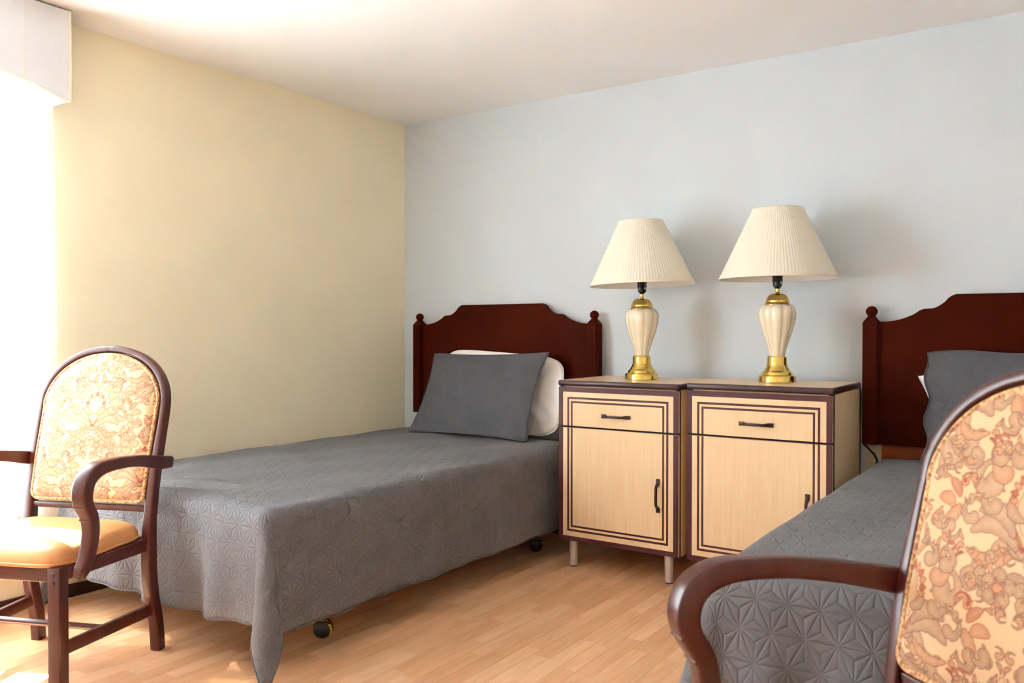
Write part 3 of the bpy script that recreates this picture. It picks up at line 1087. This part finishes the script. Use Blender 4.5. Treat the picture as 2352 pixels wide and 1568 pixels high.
# ------------------------------------------------------------------ lamps
def table_lamp():
    root = empty('table_lamp')
    lathe('base', [(0.078, 0.0), (0.080, 0.002), (0.080, 0.026), (0.077, 0.031), (0.068, 0.034), (0.066, 0.042), (0.060, 0.050), (0.054, 0.056),
                   (0.0535, 0.060), (0.048, 0.066), (0.045, 0.076), (0.0435, 0.080), (0.0425, 0.108), (0.0415, 0.113), (0.039, 0.117), (0.030, 0.117)],
          M['brass'], root, 56, angle=40)
    bp = smooth_path([(0.0335, 0, 0.117), (0.036, 0, 0.135), (0.051, 0, 0.184), (0.068, 0, 0.235), (0.078, 0, 0.275), (0.081, 0, 0.303),
                      (0.077, 0, 0.324), (0.067, 0, 0.338), (0.052, 0, 0.345)], 5)
    lathe('body', [(p[0], p[2]) for p in bp], M['ceramic'], root, 120, lobes=10, amp=0.055, angle=80)
    lathe('cap', [(0.0545, 0.344), (0.0555, 0.347), (0.053, 0.351), (0.051, 0.354), (0.052, 0.358), (0.049, 0.366), (0.043, 0.379), (0.034, 0.388), (0.022, 0.393), (0.010, 0.394)],
          M['brass'], root, 48, angle=40)
    lathe('neck', [(0.010, 0.392), (0.006, 0.395), (0.010, 0.399), (0.0075, 0.403), (0.0095, 0.407), (0.0075, 0.412), (0.0085, 0.416)], M['brass'], root, 24, angle=60)
    so = lathe('socket', [(0.009, 0.414), (0.012, 0.419), (0.0185, 0.424), (0.020, 0.432), (0.020, 0.445), (0.022, 0.447), (0.022, 0.476), (0.018, 0.482), (0.018, 0.495)],
               M['black'], root, 32, angle=40)
    st = box('sticker', (0.0, -0.0212, 0.436), (0.012, -0.0196, 0.446), M['sticker'], so)
    st.rotation_euler = (0, 0, R(55))
    # bulb-less holder ring and wire spider carrying the shade
    n = 840
    prof = [(0.2515, 0.457), (0.2525, 0.4585), (0.251, 0.464), (0.247, 0.470)]
    prof += [(0.247 + (0.112 - 0.247) * k / 10, 0.470 + (0.755 - 0.470) * k / 10) for k in range(1, 11)]
    prof += [(0.1105, 0.762), (0.107, 0.768), (0.104, 0.769)]
    shade = lathe('shade', prof, M['shade'], root, n, caps=False, angle=70, pleat=(105, 0.0006))
    inner = [(0.1025, 0.768)] + [(0.1085 + (0.245 - 0.1085) * k / 4, 0.757 + (0.463 - 0.757) * k / 4) for k in range(5)] + [(0.2505, 0.4575)]
    lathe('lining', inner, M['white_cotton'], shade, 80, caps=False, angle=60)
    lathe('trim', [(0.2515, 0.4565), (0.2535, 0.4565), (0.2538, 0.463), (0.2515, 0.4635)], M['welt'], shade, 96, caps=False)
    ring = [(0.027 * math.cos(2 * math.pi * i / 28), 0.027 * math.sin(2 * math.pi * i / 28), 0.484) for i in range(28)]
    sweep('holder_ring', ring, (0.0022, 0.004), (0, 0, 1), M['brass'], root, closed=True, round_=True)
    for k in range(3):
        a = 2 * math.pi * k / 3 + 0.4
        sweep('spoke', [(0.026 * math.cos(a), 0.026 * math.sin(a), 0.484), (0.06 * math.cos(a), 0.06 * math.sin(a), 0.50), (0.17 * math.cos(a), 0.17 * math.sin(a), 0.60)],
              (0.0016, 0.0016), (0, 0, 1), M['brass'], root, round_=True)
    lathe('bulb', [(0.013, 0.494), (0.014, 0.515), (0.022, 0.54), (0.030, 0.565), (0.029, 0.585), (0.018, 0.602), (0.001, 0.608)], M['white_frame'], root, 24, angle=80)
    return root


la = table_lamp()
la.location = (1.799, -0.305, 0.8985)
tag(la, 'brass and cream ceramic table lamp on the fully visible nightstand beside the first bed', 'table lamp', 'matching table lamps')
lb = dup(la)
lb.location = (2.449, -0.292, 0.9068)
tag(lb, 'brass and cream ceramic table lamp on the nightstand partly hidden by the bed', 'table lamp', 'matching table lamps')
for ch in la.children:
    if ch.name.startswith('shade'):
        ch.rotation_euler = (0, R(-1.5), 0)
        ch.location = (0.013, 0, 0)


# ------------------------------------------------------------------ floral print
def print_colours(x, z):
    """x across (m, 0 = middle), z up (m). Returns Nx3 linear colours of a half-drop floral damask."""
    bgc = np.array(srgb(224, 189, 150)[:3])
    G = np.array(srgb(180, 146, 120)[:3]); GO = np.array(srgb(124, 82, 66)[:3])
    P = np.array(srgb(200, 146, 112)[:3]); RD = np.array(srgb(160, 70, 50)[:3]); LT = np.array(srgb(226, 192, 154)[:3])
    PX, PZ = 0.43, 0.39
    col = np.tile(bgc, (len(x), 1))
    shapes = []

    def comma(cx_, cz_, r, a0, turn, size, fill, out, tail=1.0):
        """scroll: blob that curls into a thin tail; a0 start angle, turn signed degrees"""
        pts = []
        for k in range(17):
            t = k / 16
            ang = R(a0 + turn * t)
            rr = r * (0.35 + 0.65 * t * tail)
            lobe = 0.78 + 0.30 * abs(math.sin(math.pi * (4.5 * t + 0.3)))
            pts.append((cx_ + rr * math.cos(ang), cz_ + rr * math.sin(ang), size * (1 - 0.80 * t) * lobe))
        shapes.append((pts, fill, out))

    def leaf(x0, z0, x1, z1, wdt, fill, out, bend=0.0):
        pts = []
        dx, dz = x1 - x0, z1 - z0
        nl = 4.5 if wdt > 0.008 else 1.0
        for k in range(17):
            t = k / 16
            o = bend * math.sin(math.pi * t)
            lobe = 0.76 + 0.34 * abs(math.sin(math.pi * (nl * t + 0.25)))
            pts.append((x0 + dx * t - dz * o, z0 + dz * t + dx * o, lobe * wdt * max(0.12, math.sin(math.pi * (0.08 + 0.84 * t)) ** 0.8)))
        shapes.append((pts, fill, out))

    # puffs below the V
    leaf(0.000, -0.012, 0.052, -0.030, 0.016, G, GO, 0.35)
    leaf(0.004, -0.040, 0.075, -0.058, 0.017, G, GO, -0.3)
    comma(0.062, -0.042, 0.030, 60, -250, 0.014, G, GO)
    comma(0.040, -0.030, 0.020, 120, -260, 0.012, P, GO)
    comma(0.088, -0.066, 0.022, 90, -260, 0.011, G, GO)
    # V
    leaf(0.0, -0.002, 0.019, 0.030, 0.0042, RD, RD)
    leaf(0.0, -0.016, 0.032, 0.022, 0.0050, G, GO, -0.15)
    # leaf plumes beside the V
    leaf(0.012, 0.000, 0.100, 0.010, 0.017, G, GO, 0.28)
    leaf(0.020, 0.018, 0.090, 0.046, 0.015, G, GO, 0.25)
    leaf(0.030, -0.006, 0.105, -0.022, 0.010, P, GO, -0.2)
    comma(0.108, 0.038, 0.026, 230, 260, 0.011, G, GO)
    comma(0.070, 0.064, 0.026, 220, 270, 0.013, G, GO)
    # bell of the central flower
    leaf(0.0, 0.028, 0.0, 0.105, 0.021, LT, GO)
    leaf(0.006, 0.044, 0.036, 0.078, 0.010, G, GO, -0.25)
    for k in range(6):
        a = R(90 - k * 22)
        leaf(0.028 * math.cos(a), 0.082 + 0.026 * math.sin(a), 0.040 * math.cos(a), 0.084 + 0.040 * math.sin(a), 0.0058, P if k % 2 else RD, RD)
    # big rounded scrolls round the crown
    comma(0.086, 0.098, 0.032, 200, 270, 0.020, G, GO)
    comma(0.062, 0.118, 0.024, 240, 250, 0.015, P, GO)
    comma(0.074, 0.142, 0.022, 250, 240, 0.013, G, GO)
    comma(0.036, 0.142, 0.020, 260, 220, 0.013, G, GO)
    leaf(0.0, 0.135, 0.020, 0.162, 0.012, P, GO, 0.2)
    leaf(0.0, 0.145, 0.0, 0.190, 0.011, LT, GO)
    leaf(0.006, 0.158, 0.018, 0.184, 0.006, G, GO, -0.3)
    # hooks, blossoms and sprigs
    comma(0.128, 0.086, 0.019, 0, 200, 0.009, P, RD)
    comma(0.128, 0.086, 0.0235, 10, 170, 0.0038, RD, RD)
    leaf(0.140, 0.060, 0.165, 0.085, 0.0095, RD * 0.5 + P * 0.5, RD, 0.1)
    leaf(0.150, 0.042, 0.182, 0.050, 0.0115, P, RD, 0.2)
    leaf(0.136, 0.044, 0.160, 0.016, 0.0115, P, GO, -0.1)
    comma(0.146, 0.000, 0.020, 60, -250, 0.013, G, GO)
    comma(0.172, 0.014, 0.018, 30, -220, 0.012, G, GO)
    for k in range(3):
        leaf(0.108 + 0.011 * k, -0.030 + 0.004 * k, 0.124 + 0.012 * k, -0.044 + 0.008 * k, 0.0036, RD, RD, 0.2)
    # rose on the side axis
    for k in range(5):
        a = R(20 + 72 * k)
        comma(0.185 + 0.018 * math.cos(a), 0.128 + 0.018 * math.sin(a), 0.012, math.degrees(a) - 60, 220, 0.0105, G, GO)
    leaf(0.178, 0.126, 0.194, 0.130, 0.008, P, RD)
    comma(0.150, 0.140, 0.017, 100, 230, 0.009, G, GO)
    comma(0.130, 0.124, 0.014, 300, 230, 0.008, P, GO)

    # small curls filling the open ground
    for fx, fz, fa in ((0.030, 0.205, 40), (0.062, 0.182, 200), (0.098, 0.172, 80), (0.126, 0.168, 300), (0.118, 0.060, 130),
                       (0.132, -0.052, 20), (0.030, -0.078, 250), (0.060, -0.088, 70), (0.100, -0.098, 160), (0.018, -0.104, 330),
                       (0.200, 0.088, 100), (0.204, 0.030, 260), (0.196, -0.030, 45), (0.170, -0.036, 190), (0.160, 0.172, 15), (0.196, 0.176, 120)):
        comma(fx, fz, 0.011, fa, 230, 0.0062, G if int(fa) % 20 else P, GO)
        leaf(fx + 0.014 * math.cos(R(fa)), fz + 0.014 * math.sin(R(fa)), fx + 0.030 * math.cos(R(fa + 25)), fz + 0.030 * math.sin(R(fa + 25)), 0.0042, P, GO, 0.2)

    for (ox, oz) in ((0, 0), (PX / 2, PZ / 2)):
        xx = np.abs((x - ox + PX / 2) % PX - PX / 2)
        zz = (z - oz + 0.16) % PZ - 0.16
        for pts, fill, out in shapes:
            pa = np.array(pts)
            lo, hi = pa[:, :2].min(0) - 0.03, pa[:, :2].max(0) + 0.03
            m = (xx > lo[0]) & (xx < hi[0]) & (zz > lo[1]) & (zz < hi[1])
            if not m.any():
                continue
            xm, zm = xx[m], zz[m]
            sd = np.full(len(xm), 9.0)
            for i in range(len(pa) - 1):
                ax, az, ra = pa[i]
                bx, bz, rb = pa[i + 1]
                dx, dz = bx - ax, bz - az
                tt = np.clip(((xm - ax) * dx + (zm - az) * dz) / (dx * dx + dz * dz + 1e-12), 0, 1)
                sd = np.minimum(sd, np.hypot(xm - ax - dx * tt, zm - az - dz * tt) - (ra + (rb - ra) * tt))
            c = col[m]
            inside = np.clip(0.5 - sd / 0.0011, 0, 1)[:, None]
            # centre of each lobe a little lighter, edge in the outline colour
            body = np.clip(-sd / 0.010, 0, 1)[:, None]
            edge = np.clip((sd + 0.0026) / 0.0012, 0, 1)[:, None]
            tone = (0.5 + 0.5 * np.sin(xm * 95 + zm * 60) * np.sin(zm * 88 - xm * 40))[:, None] * 0.45
            f = fill * (1 - tone) + (0.5 * P + 0.5 * bgc) * tone
            f = f * (1 - 0.3 * body) + bgc * 0.3 * body
            f = f * (1 - edge * 0.75) + out * edge * 0.75
            for lv, am in ((0.0058, 0.45), (0.0102, 0.3)):
                ln = np.clip(1 - np.abs(sd + lv) / 0.0011, 0, 1)[:, None] * am
                f = f * (1 - ln) + out * ln
            col[m] = c * (1 - inside) + f * inside
    return col


# ------------------------------------------------------------------ armchair
def armchair():
    root = empty('armchair')
    wd = M['chairwood']
    # front legs
    for s in (-1, 1):
        bm = bmesh.new()
        add_box(bm, (s * 0.209 - 0.0215, -0.202 - 0.0215, 0), (s * 0.209 + 0.0215, -0.202 + 0.0215, 0.412), 0.006, 2)
        lg = bm_obj('leg', bm, wd, root, True, 40)
        for z in (0.392, 0.366):
            b = lathe('boss', [(0.0065, -0.001), (0.0065, 0.0015), (0.005, 0.0035), (0.001, 0.0045)], wd, lg, 16)
            b.rotation_euler = (R(90), 0, 0)
            b.location = (s * 0.209, -0.2235, z)
    # rear legs, swept back at the foot
    for s in (-1, 1):
        p = smooth_path([(0.247, 0.232, 0.0), (0.2465, 0.222, 0.10), (0.246, 0.199, 0.20), (0.246, 0.186, 0.30), (0.2455, 0.187, 0.40), (0.245, 0.196, 0.49)], 5)
        sz = np.stack([np.interp(p[:, 2], [0, 0.2, 0.35, 0.5], [0.020, 0.0215, 0.024, 0.0195]), np.interp(p[:, 2], [0, 0.4, 0.5], [0.0185, 0.018, 0.0165])], 1)
        sweep('leg', p, sz, (0, 1, 0), wd, root, 0.006, 3, mirror_x=(s < 0))
    # bent back frame: post, arch, post
    right = [(0.2455, 0.196, 0.487), (0.247, 0.205, 0.56), (0.2505, 0.228, 0.68), (0.2525, 0.259, 0.80), (0.252, 0.274, 0.86)]
    arch = []
    for a in range(8, 90, 8):
        ca, sa = math.cos(R(a)), math.sin(R(a))
        arch.append((0.252 * ca ** 0.92, 0.274 + 0.050 * sa, 0.866 + 0.198 * sa))
    half = right + arch
    full = half + [(0, 0.3245, 1.0645)] + [(-a, b, c) for a, b, c in half[::-1]]
    p = smooth_path(full, 4)
    sweep('back_frame', p, np.stack([np.full(len(p), 0.0195), np.interp(p[:, 2], [0.5, 0.6, 0.78], [0.0165, 0.0155, 0.0115])], 1), (0, 1, -0.24), wd, root, 0.006, 3)
    # lower back rail
    sweep('back_rail', [(-0.232, 0.199, 0.508), (0, 0.199, 0.508), (0.232, 0.199, 0.508)], (0.011, 0.011), (0, 1, 0), wd, root, 0.004)

    # upholstered back with printed cover
    ZB, ZA, ZT = 0.533, 0.866, 1.050
    HWB = 0.234

    def yb(z):       # plane of the back
        return np.interp(z, [0.5, 0.56, 0.68, 0.80, 0.866, 0.95, 1.06], [0.196, 0.205, 0.228, 0.259, 0.275, 0.297, 0.324])

    def hw(z):
        z = np.asarray(z, float)
        t = np.clip((z - ZA) / (ZT - ZA), 0, 1)
        top = HWB * 1.012 * np.sqrt(np.maximum(0, 1 - t ** 2.05))
        rc = 0.026
        q = np.clip((ZB + rc - z) / rc, 0, 1)
        bot = HWB - 0.004 * np.clip((ZA - z) / 0.3, 0, 1) - rc * (1 - np.sqrt(np.maximum(0, 1 - q * q)))
        return np.where(z > ZA, top, bot)
    nr, nc = 300, 270
    # rows denser near top and bottom where the outline turns in
    tt = np.linspace(0, 1, nr)
    zr = ZB + (ZT - ZB) * (0.82 * tt + 0.18 * (0.5 - 0.5 * np.cos(math.pi * tt)))
    w_ = hw(zr)
    Uu = np.linspace(-1, 1, nc)
    Xg = w_[:, None] * Uu[None, :]
    Zg = np.repeat(zr[:, None], nc, 1)
    # distance to outline (approximate)
    ol_z = np.concatenate([zr, zr])
    ol_x = np.concatenate([w_, -w_])
    olb = np.stack([np.linspace(-w_[0], w_[0], 60), np.full(60, ZB)], 1)
    ol = np.concatenate([np.stack([ol_x, ol_z], 1)[::3], olb])
    dist = np.full(Xg.shape, 9.0)
    for a, b in ol:
        dist = np.minimum(dist, (Xg - a) ** 2 + (Zg - b) ** 2)
    dist = np.sqrt(dist)
    e = np.clip(dist / 0.05, 0, 1)
    bulge = 0.026 * np.sqrt(1 - (1 - e) ** 2) + 0.010 * np.clip(dist / 0.2, 0, 1)
    Yg = yb(Zg) - 0.010 - bulge
    front = np.stack([Xg, Yg, Zg], -1).reshape(-1, 3)
    idx = np.arange(nr * nc).reshape(nr, nc)
    F = np.stack([idx[:-1, :-1].ravel(), idx[:-1, 1:].ravel(), idx[1:, 1:].ravel(), idx[1:, :-1].ravel()], 1)
    me = bpy.data.meshes.new('back_panel')
    me.from_pydata(front.tolist(), [], F.tolist())
    at = me.color_attributes.new('print', 'FLOAT_COLOR', 'POINT')
    cc = np.ones((nr * nc, 4), np.float32)
    arc_len = np.sqrt(1 + 0.0625)
    cc[:, :3] = print_colours(Xg.ravel(), (Zg.ravel() - 0.793) * 1.03)
    at.data.foreach_set('color', cc.ravel())
    me.polygons.foreach_set('use_smooth', [True] * len(me.polygons))
    me.materials.append(M['print'])
    pan = new_obj('back_panel', me, root)
    # flat rear cover and gimp cord
    outl = [(w_[i], zr[i]) for i in range(0, nr, 4)] + [(-w_[i], zr[i]) for i in range(nr - 1, -1, -4)]
    rv = [(a, float(yb(b)) + 0.012, b) for a, b in outl]
    fv = [(a, float(yb(b)) - 0.011, b) for a, b in outl]
    n_ = len(outl)
    mesh_np('rear_cover', rv + fv, [tuple(range(n_))] + [(i, (i + 1) % n_, n_ + (i + 1) % n_, n_ + i) for i in range(n_)], M['vinyl'], pan, smooth=False)
    cp = []
    last = None
    olp = [(w_[i], zr[i]) for i in range(nr)] + [(-w_[i], zr[i]) for i in range(nr - 1, -1, -1)]
    base = [(q, ZB) for q in np.linspace(-w_[0], w_[0], 40)[1:-1]]
    for a, b in olp + base:
        pt = np.array((a * 0.985, float(yb(b)) - 0.0205, ZB + (b - ZB) * 0.993))
        if last is None or np.linalg.norm(pt - last) > 0.007:
            cp.append(pt)
            last = pt
    if np.linalg.norm(cp[0] - cp[-1]) < 0.006:
        cp.pop()
    sweep('gimp_cord', cp, (0.0068, 0.0068), (0, 1, 0), M['cord'], pan, closed=True, round_=True)

    # seat rails
    for s in (-1, 1):
        a, b = np.array((s * 0.214, -0.185, 0.388)), np.array((s * 0.243, 0.18, 0.388))
        sweep('seat_rail', [a, (a + b) / 2, b], (0.022, 0.012), (0, 0, 1), wd, root, 0.004)
    sweep('seat_rail', [(-0.19, -0.207, 0.388), (0, -0.207, 0.388), (0.19, -0.207, 0.388)], (0.022, 0.012), (0, 0, 1), wd, root, 0.004)
    sweep('seat_rail', [(-0.228, 0.186, 0.388), (0, 0.186, 0.388), (0.228, 0.186, 0.388)], (0.022, 0.012), (0, 0, 1), wd, root, 0.004)
    # seat cushion (rounded trapezoid, crowned)
    nx, ny = 44, 44
    g = np.linspace(-1, 1, nx)
    GU, GV = np.meshgrid(g, g)

    def sq(u, v, p=7.0):   # square -> superellipse
        r = np.maximum(np.abs(u), np.abs(v))
        k = (np.abs(u) ** p + np.abs(v) ** p) ** (1 / p)
        return np.where(k > 0, r / np.maximum(k, 1e-9), 0)
    kk = sq(GU, GV)
    SU, SV = GU * kk, GV * kk
    hwx = 0.234 + 0.006 * SV
    SX = SU * hwx
    SY = -0.022 + SV * 0.207
    rr = np.maximum(np.abs(GU), np.abs(GV))
    top = 0.438 + 0.034 * np.sqrt(np.clip(1 - np.maximum(0, (rr - 0.74) / 0.26) ** 2, 0, 1)) + 0.014 * (1 - rr ** 2)
    v1 = np.stack([SX, SY, top], -1).reshape(-1, 3)
    idx = np.arange(nx * ny).reshape(ny, nx)
    faces = [(idx[j, i], idx[j, i + 1], idx[j + 1, i + 1], idx[j + 1, i]) for j in range(ny - 1) for i in range(nx - 1)]
    ringi = list(idx[0, :-1]) + list(idx[:-1, -1]) + list(idx[-1, :0:-1]) + list(idx[:0:-1, 0])
    verts = [tuple(v) for v in v1]
    prev = ringi
    for dz, sc in ((-0.014, 1.004), (-0.024, 0.998), (-0.028, 0.985)):
        cur = []
        for q in ringi:
            vx, vy, vz = v1[q]
            verts.append((vx * sc, -0.022 + (vy + 0.022) * sc, 0.438 + dz))
            cur.append(len(verts) - 1)
        m = len(ringi)
        for i in range(m):
            faces.append((prev[i], prev[(i + 1) % m], cur[(i + 1) % m], cur[i]))
        prev = cur
    faces.append(tuple(prev))
    cush = mesh_np('seat', verts, [tuple(int(q) for q in f) for f in faces], M['vinyl'], root)
    bm = bmesh.new(); bm.from_mesh(cush.data); bmesh.ops.recalc_face_normals(bm, faces=bm.faces); bm.to_mesh(cush.data); bm.free()
    pth = [np.array((v1[q][0] * 1.006, -0.022 + (v1[q][1] + 0.022) * 1.006, 0.4205)) for q in ringi[::2]]
    sweep('seat_piping', pth, (0.0035, 0.0035), (0, 0, 1), M['vinyl'], cush, closed=True, round_=True)

    # arms: one bent piece from the back post over the scroll to the seat rail
    ap = [(0.274, 0.268, 0.664), (0.276, 0.205, 0.672), (0.280, 0.10, 0.693), (0.294, 0.0, 0.706), (0.300, -0.09, 0.710), (0.301, -0.150, 0.704),
          (0.301, -0.192, 0.680), (0.301, -0.208, 0.640), (0.300, -0.200, 0.602), (0.299, -0.178, 0.566), (0.297, -0.168, 0.53), (0.293, -0.166, 0.49),
          (0.286, -0.172, 0.44), (0.278, -0.186, 0.398), (0.272, -0.198, 0.376)]
    p = smooth_path(ap, 5)
    kcol = [(0, 0.021, 0.013), (1, 0.024, 0.0155), (2, 0.0195, 0.0185), (3, 0.0185, 0.021), (4, 0.0195, 0.023), (5, 0.022, 0.024), (6, 0.0235, 0.0245), (7, 0.0235, 0.0245),
            (8, 0.021, 0.0235), (9, 0.0205, 0.022), (10, 0.021, 0.0205), (11, 0.021, 0.020), (12, 0.021, 0.019), (13, 0.0195, 0.018), (14, 0.010, 0.015)]
    kk_ = np.array(kcol)
    ti = np.linspace(0, 14, len(p))
    hN = np.interp(ti, kk_[:, 0], kk_[:, 1])
    hB = np.interp(ti, kk_[:, 0], kk_[:, 2])
    # rounded rear end of the arm
    p = np.vstack([p[0] + (0, 0.0085, -0.001), p[0] + (0, 0.006, -0.0005), p])
    hN = np.concatenate([[hN[0] * 0.55, hN[0] * 0.85], hN])
    hB = np.concatenate([[hB[0] * 0.45, hB[0] * 0.82], hB])
    for s in (-1, 1):
        # n axis = sideways (x): section half sizes (width, thickness)
        ar = sweep('arm', p, np.stack([hB, hN], 1), (1, 0, 0), wd, root, 0.008, 3, mirror_x=(s < 0))
        # carved ridges under the scroll
        for zr_, yr_ in ((0.600, -0.2205), (0.557, -0.1945)):
            r_ = sweep('ridge', [(s * 0.280, yr_, zr_), (s * 0.300, yr_ - 0.0005, zr_), (s * 0.320, yr_, zr_)], (0.0035, 0.0035), (0, 0, 1), wd, ar, round_=True)
    # stretchers
    for s in (-1, 1):
        sweep('stretcher', [(s * 0.210, -0.185, 0.153), (s * 0.228, 0.01, 0.153), (s * 0.2445, 0.19, 0.153)], (0.020, 0.0095), (0, 0, 1), wd, root, 0.004)
    sweep('cross_stretcher', [(-0.222, 0.0, 0.153), (0, 0.0, 0.153), (0.222, 0.0, 0.153)], (0.011, 0.011), (0, 0, 1), wd, root, round_=True)
    return root


ch1 = armchair()
ch1.location = (0.705, -2.577, 0)
ch1.rotation_euler = (0, 0, 0.390)
tag(ch1, 'cherry wood armchair with floral back and tan vinyl seat, in the sun by the curtain', 'armchair', 'floral armchairs')
ch2 = dup(ch1)
ch2.location = (3.351, -2.66, 0)
ch2.rotation_euler = (0, 0, -0.686)
tag(ch2, 'cherry wood armchair with floral back in the foreground, cut off by frame, before the bed', 'armchair', 'floral armchairs')

# ------------------------------------------------------------------ outlet and cord behind the second bed
ol = tag(empty('wall_outlet', (2.796, 0, 0.565)), 'small ivory wall outlet between the second nightstand and bed', 'outlet')
box('cover_plate', (-0.036, -0.007, -0.058), (0.036, 0, 0.058), M['outlet'], ol, 0.003)
for z in (-0.022, 0.022):
    box('socket_face', (-0.016, -0.0095, z - 0.014), (0.016, -0.006, z + 0.014), M['outlet'], ol, 0.004)
    boxes('slot', [((-0.008, -0.0102, z - 0.003), (-0.006, -0.009, z + 0.006)), ((0.006, -0.0102, z - 0.003), (0.008, -0.009, z + 0.006))], M['black'], ol)
cord = smooth_path([(2.7535, -0.009, 0.625), (2.775, -0.010, 0.605), (2.800, -0.014, 0.580), (2.812, -0.014, 0.545), (2.815, -0.016, 0.46), (2.80, -0.018, 0.30), (2.77, -0.02, 0.06), (2.76, -0.03, 0.005)], 6)
cd = sweep('power_cord', cord, (0.0042, 0.0042), (0, 1, 0), M['black'], round_=True)
tag(cd, 'black power cord running down the wall past the outlet', 'cord')
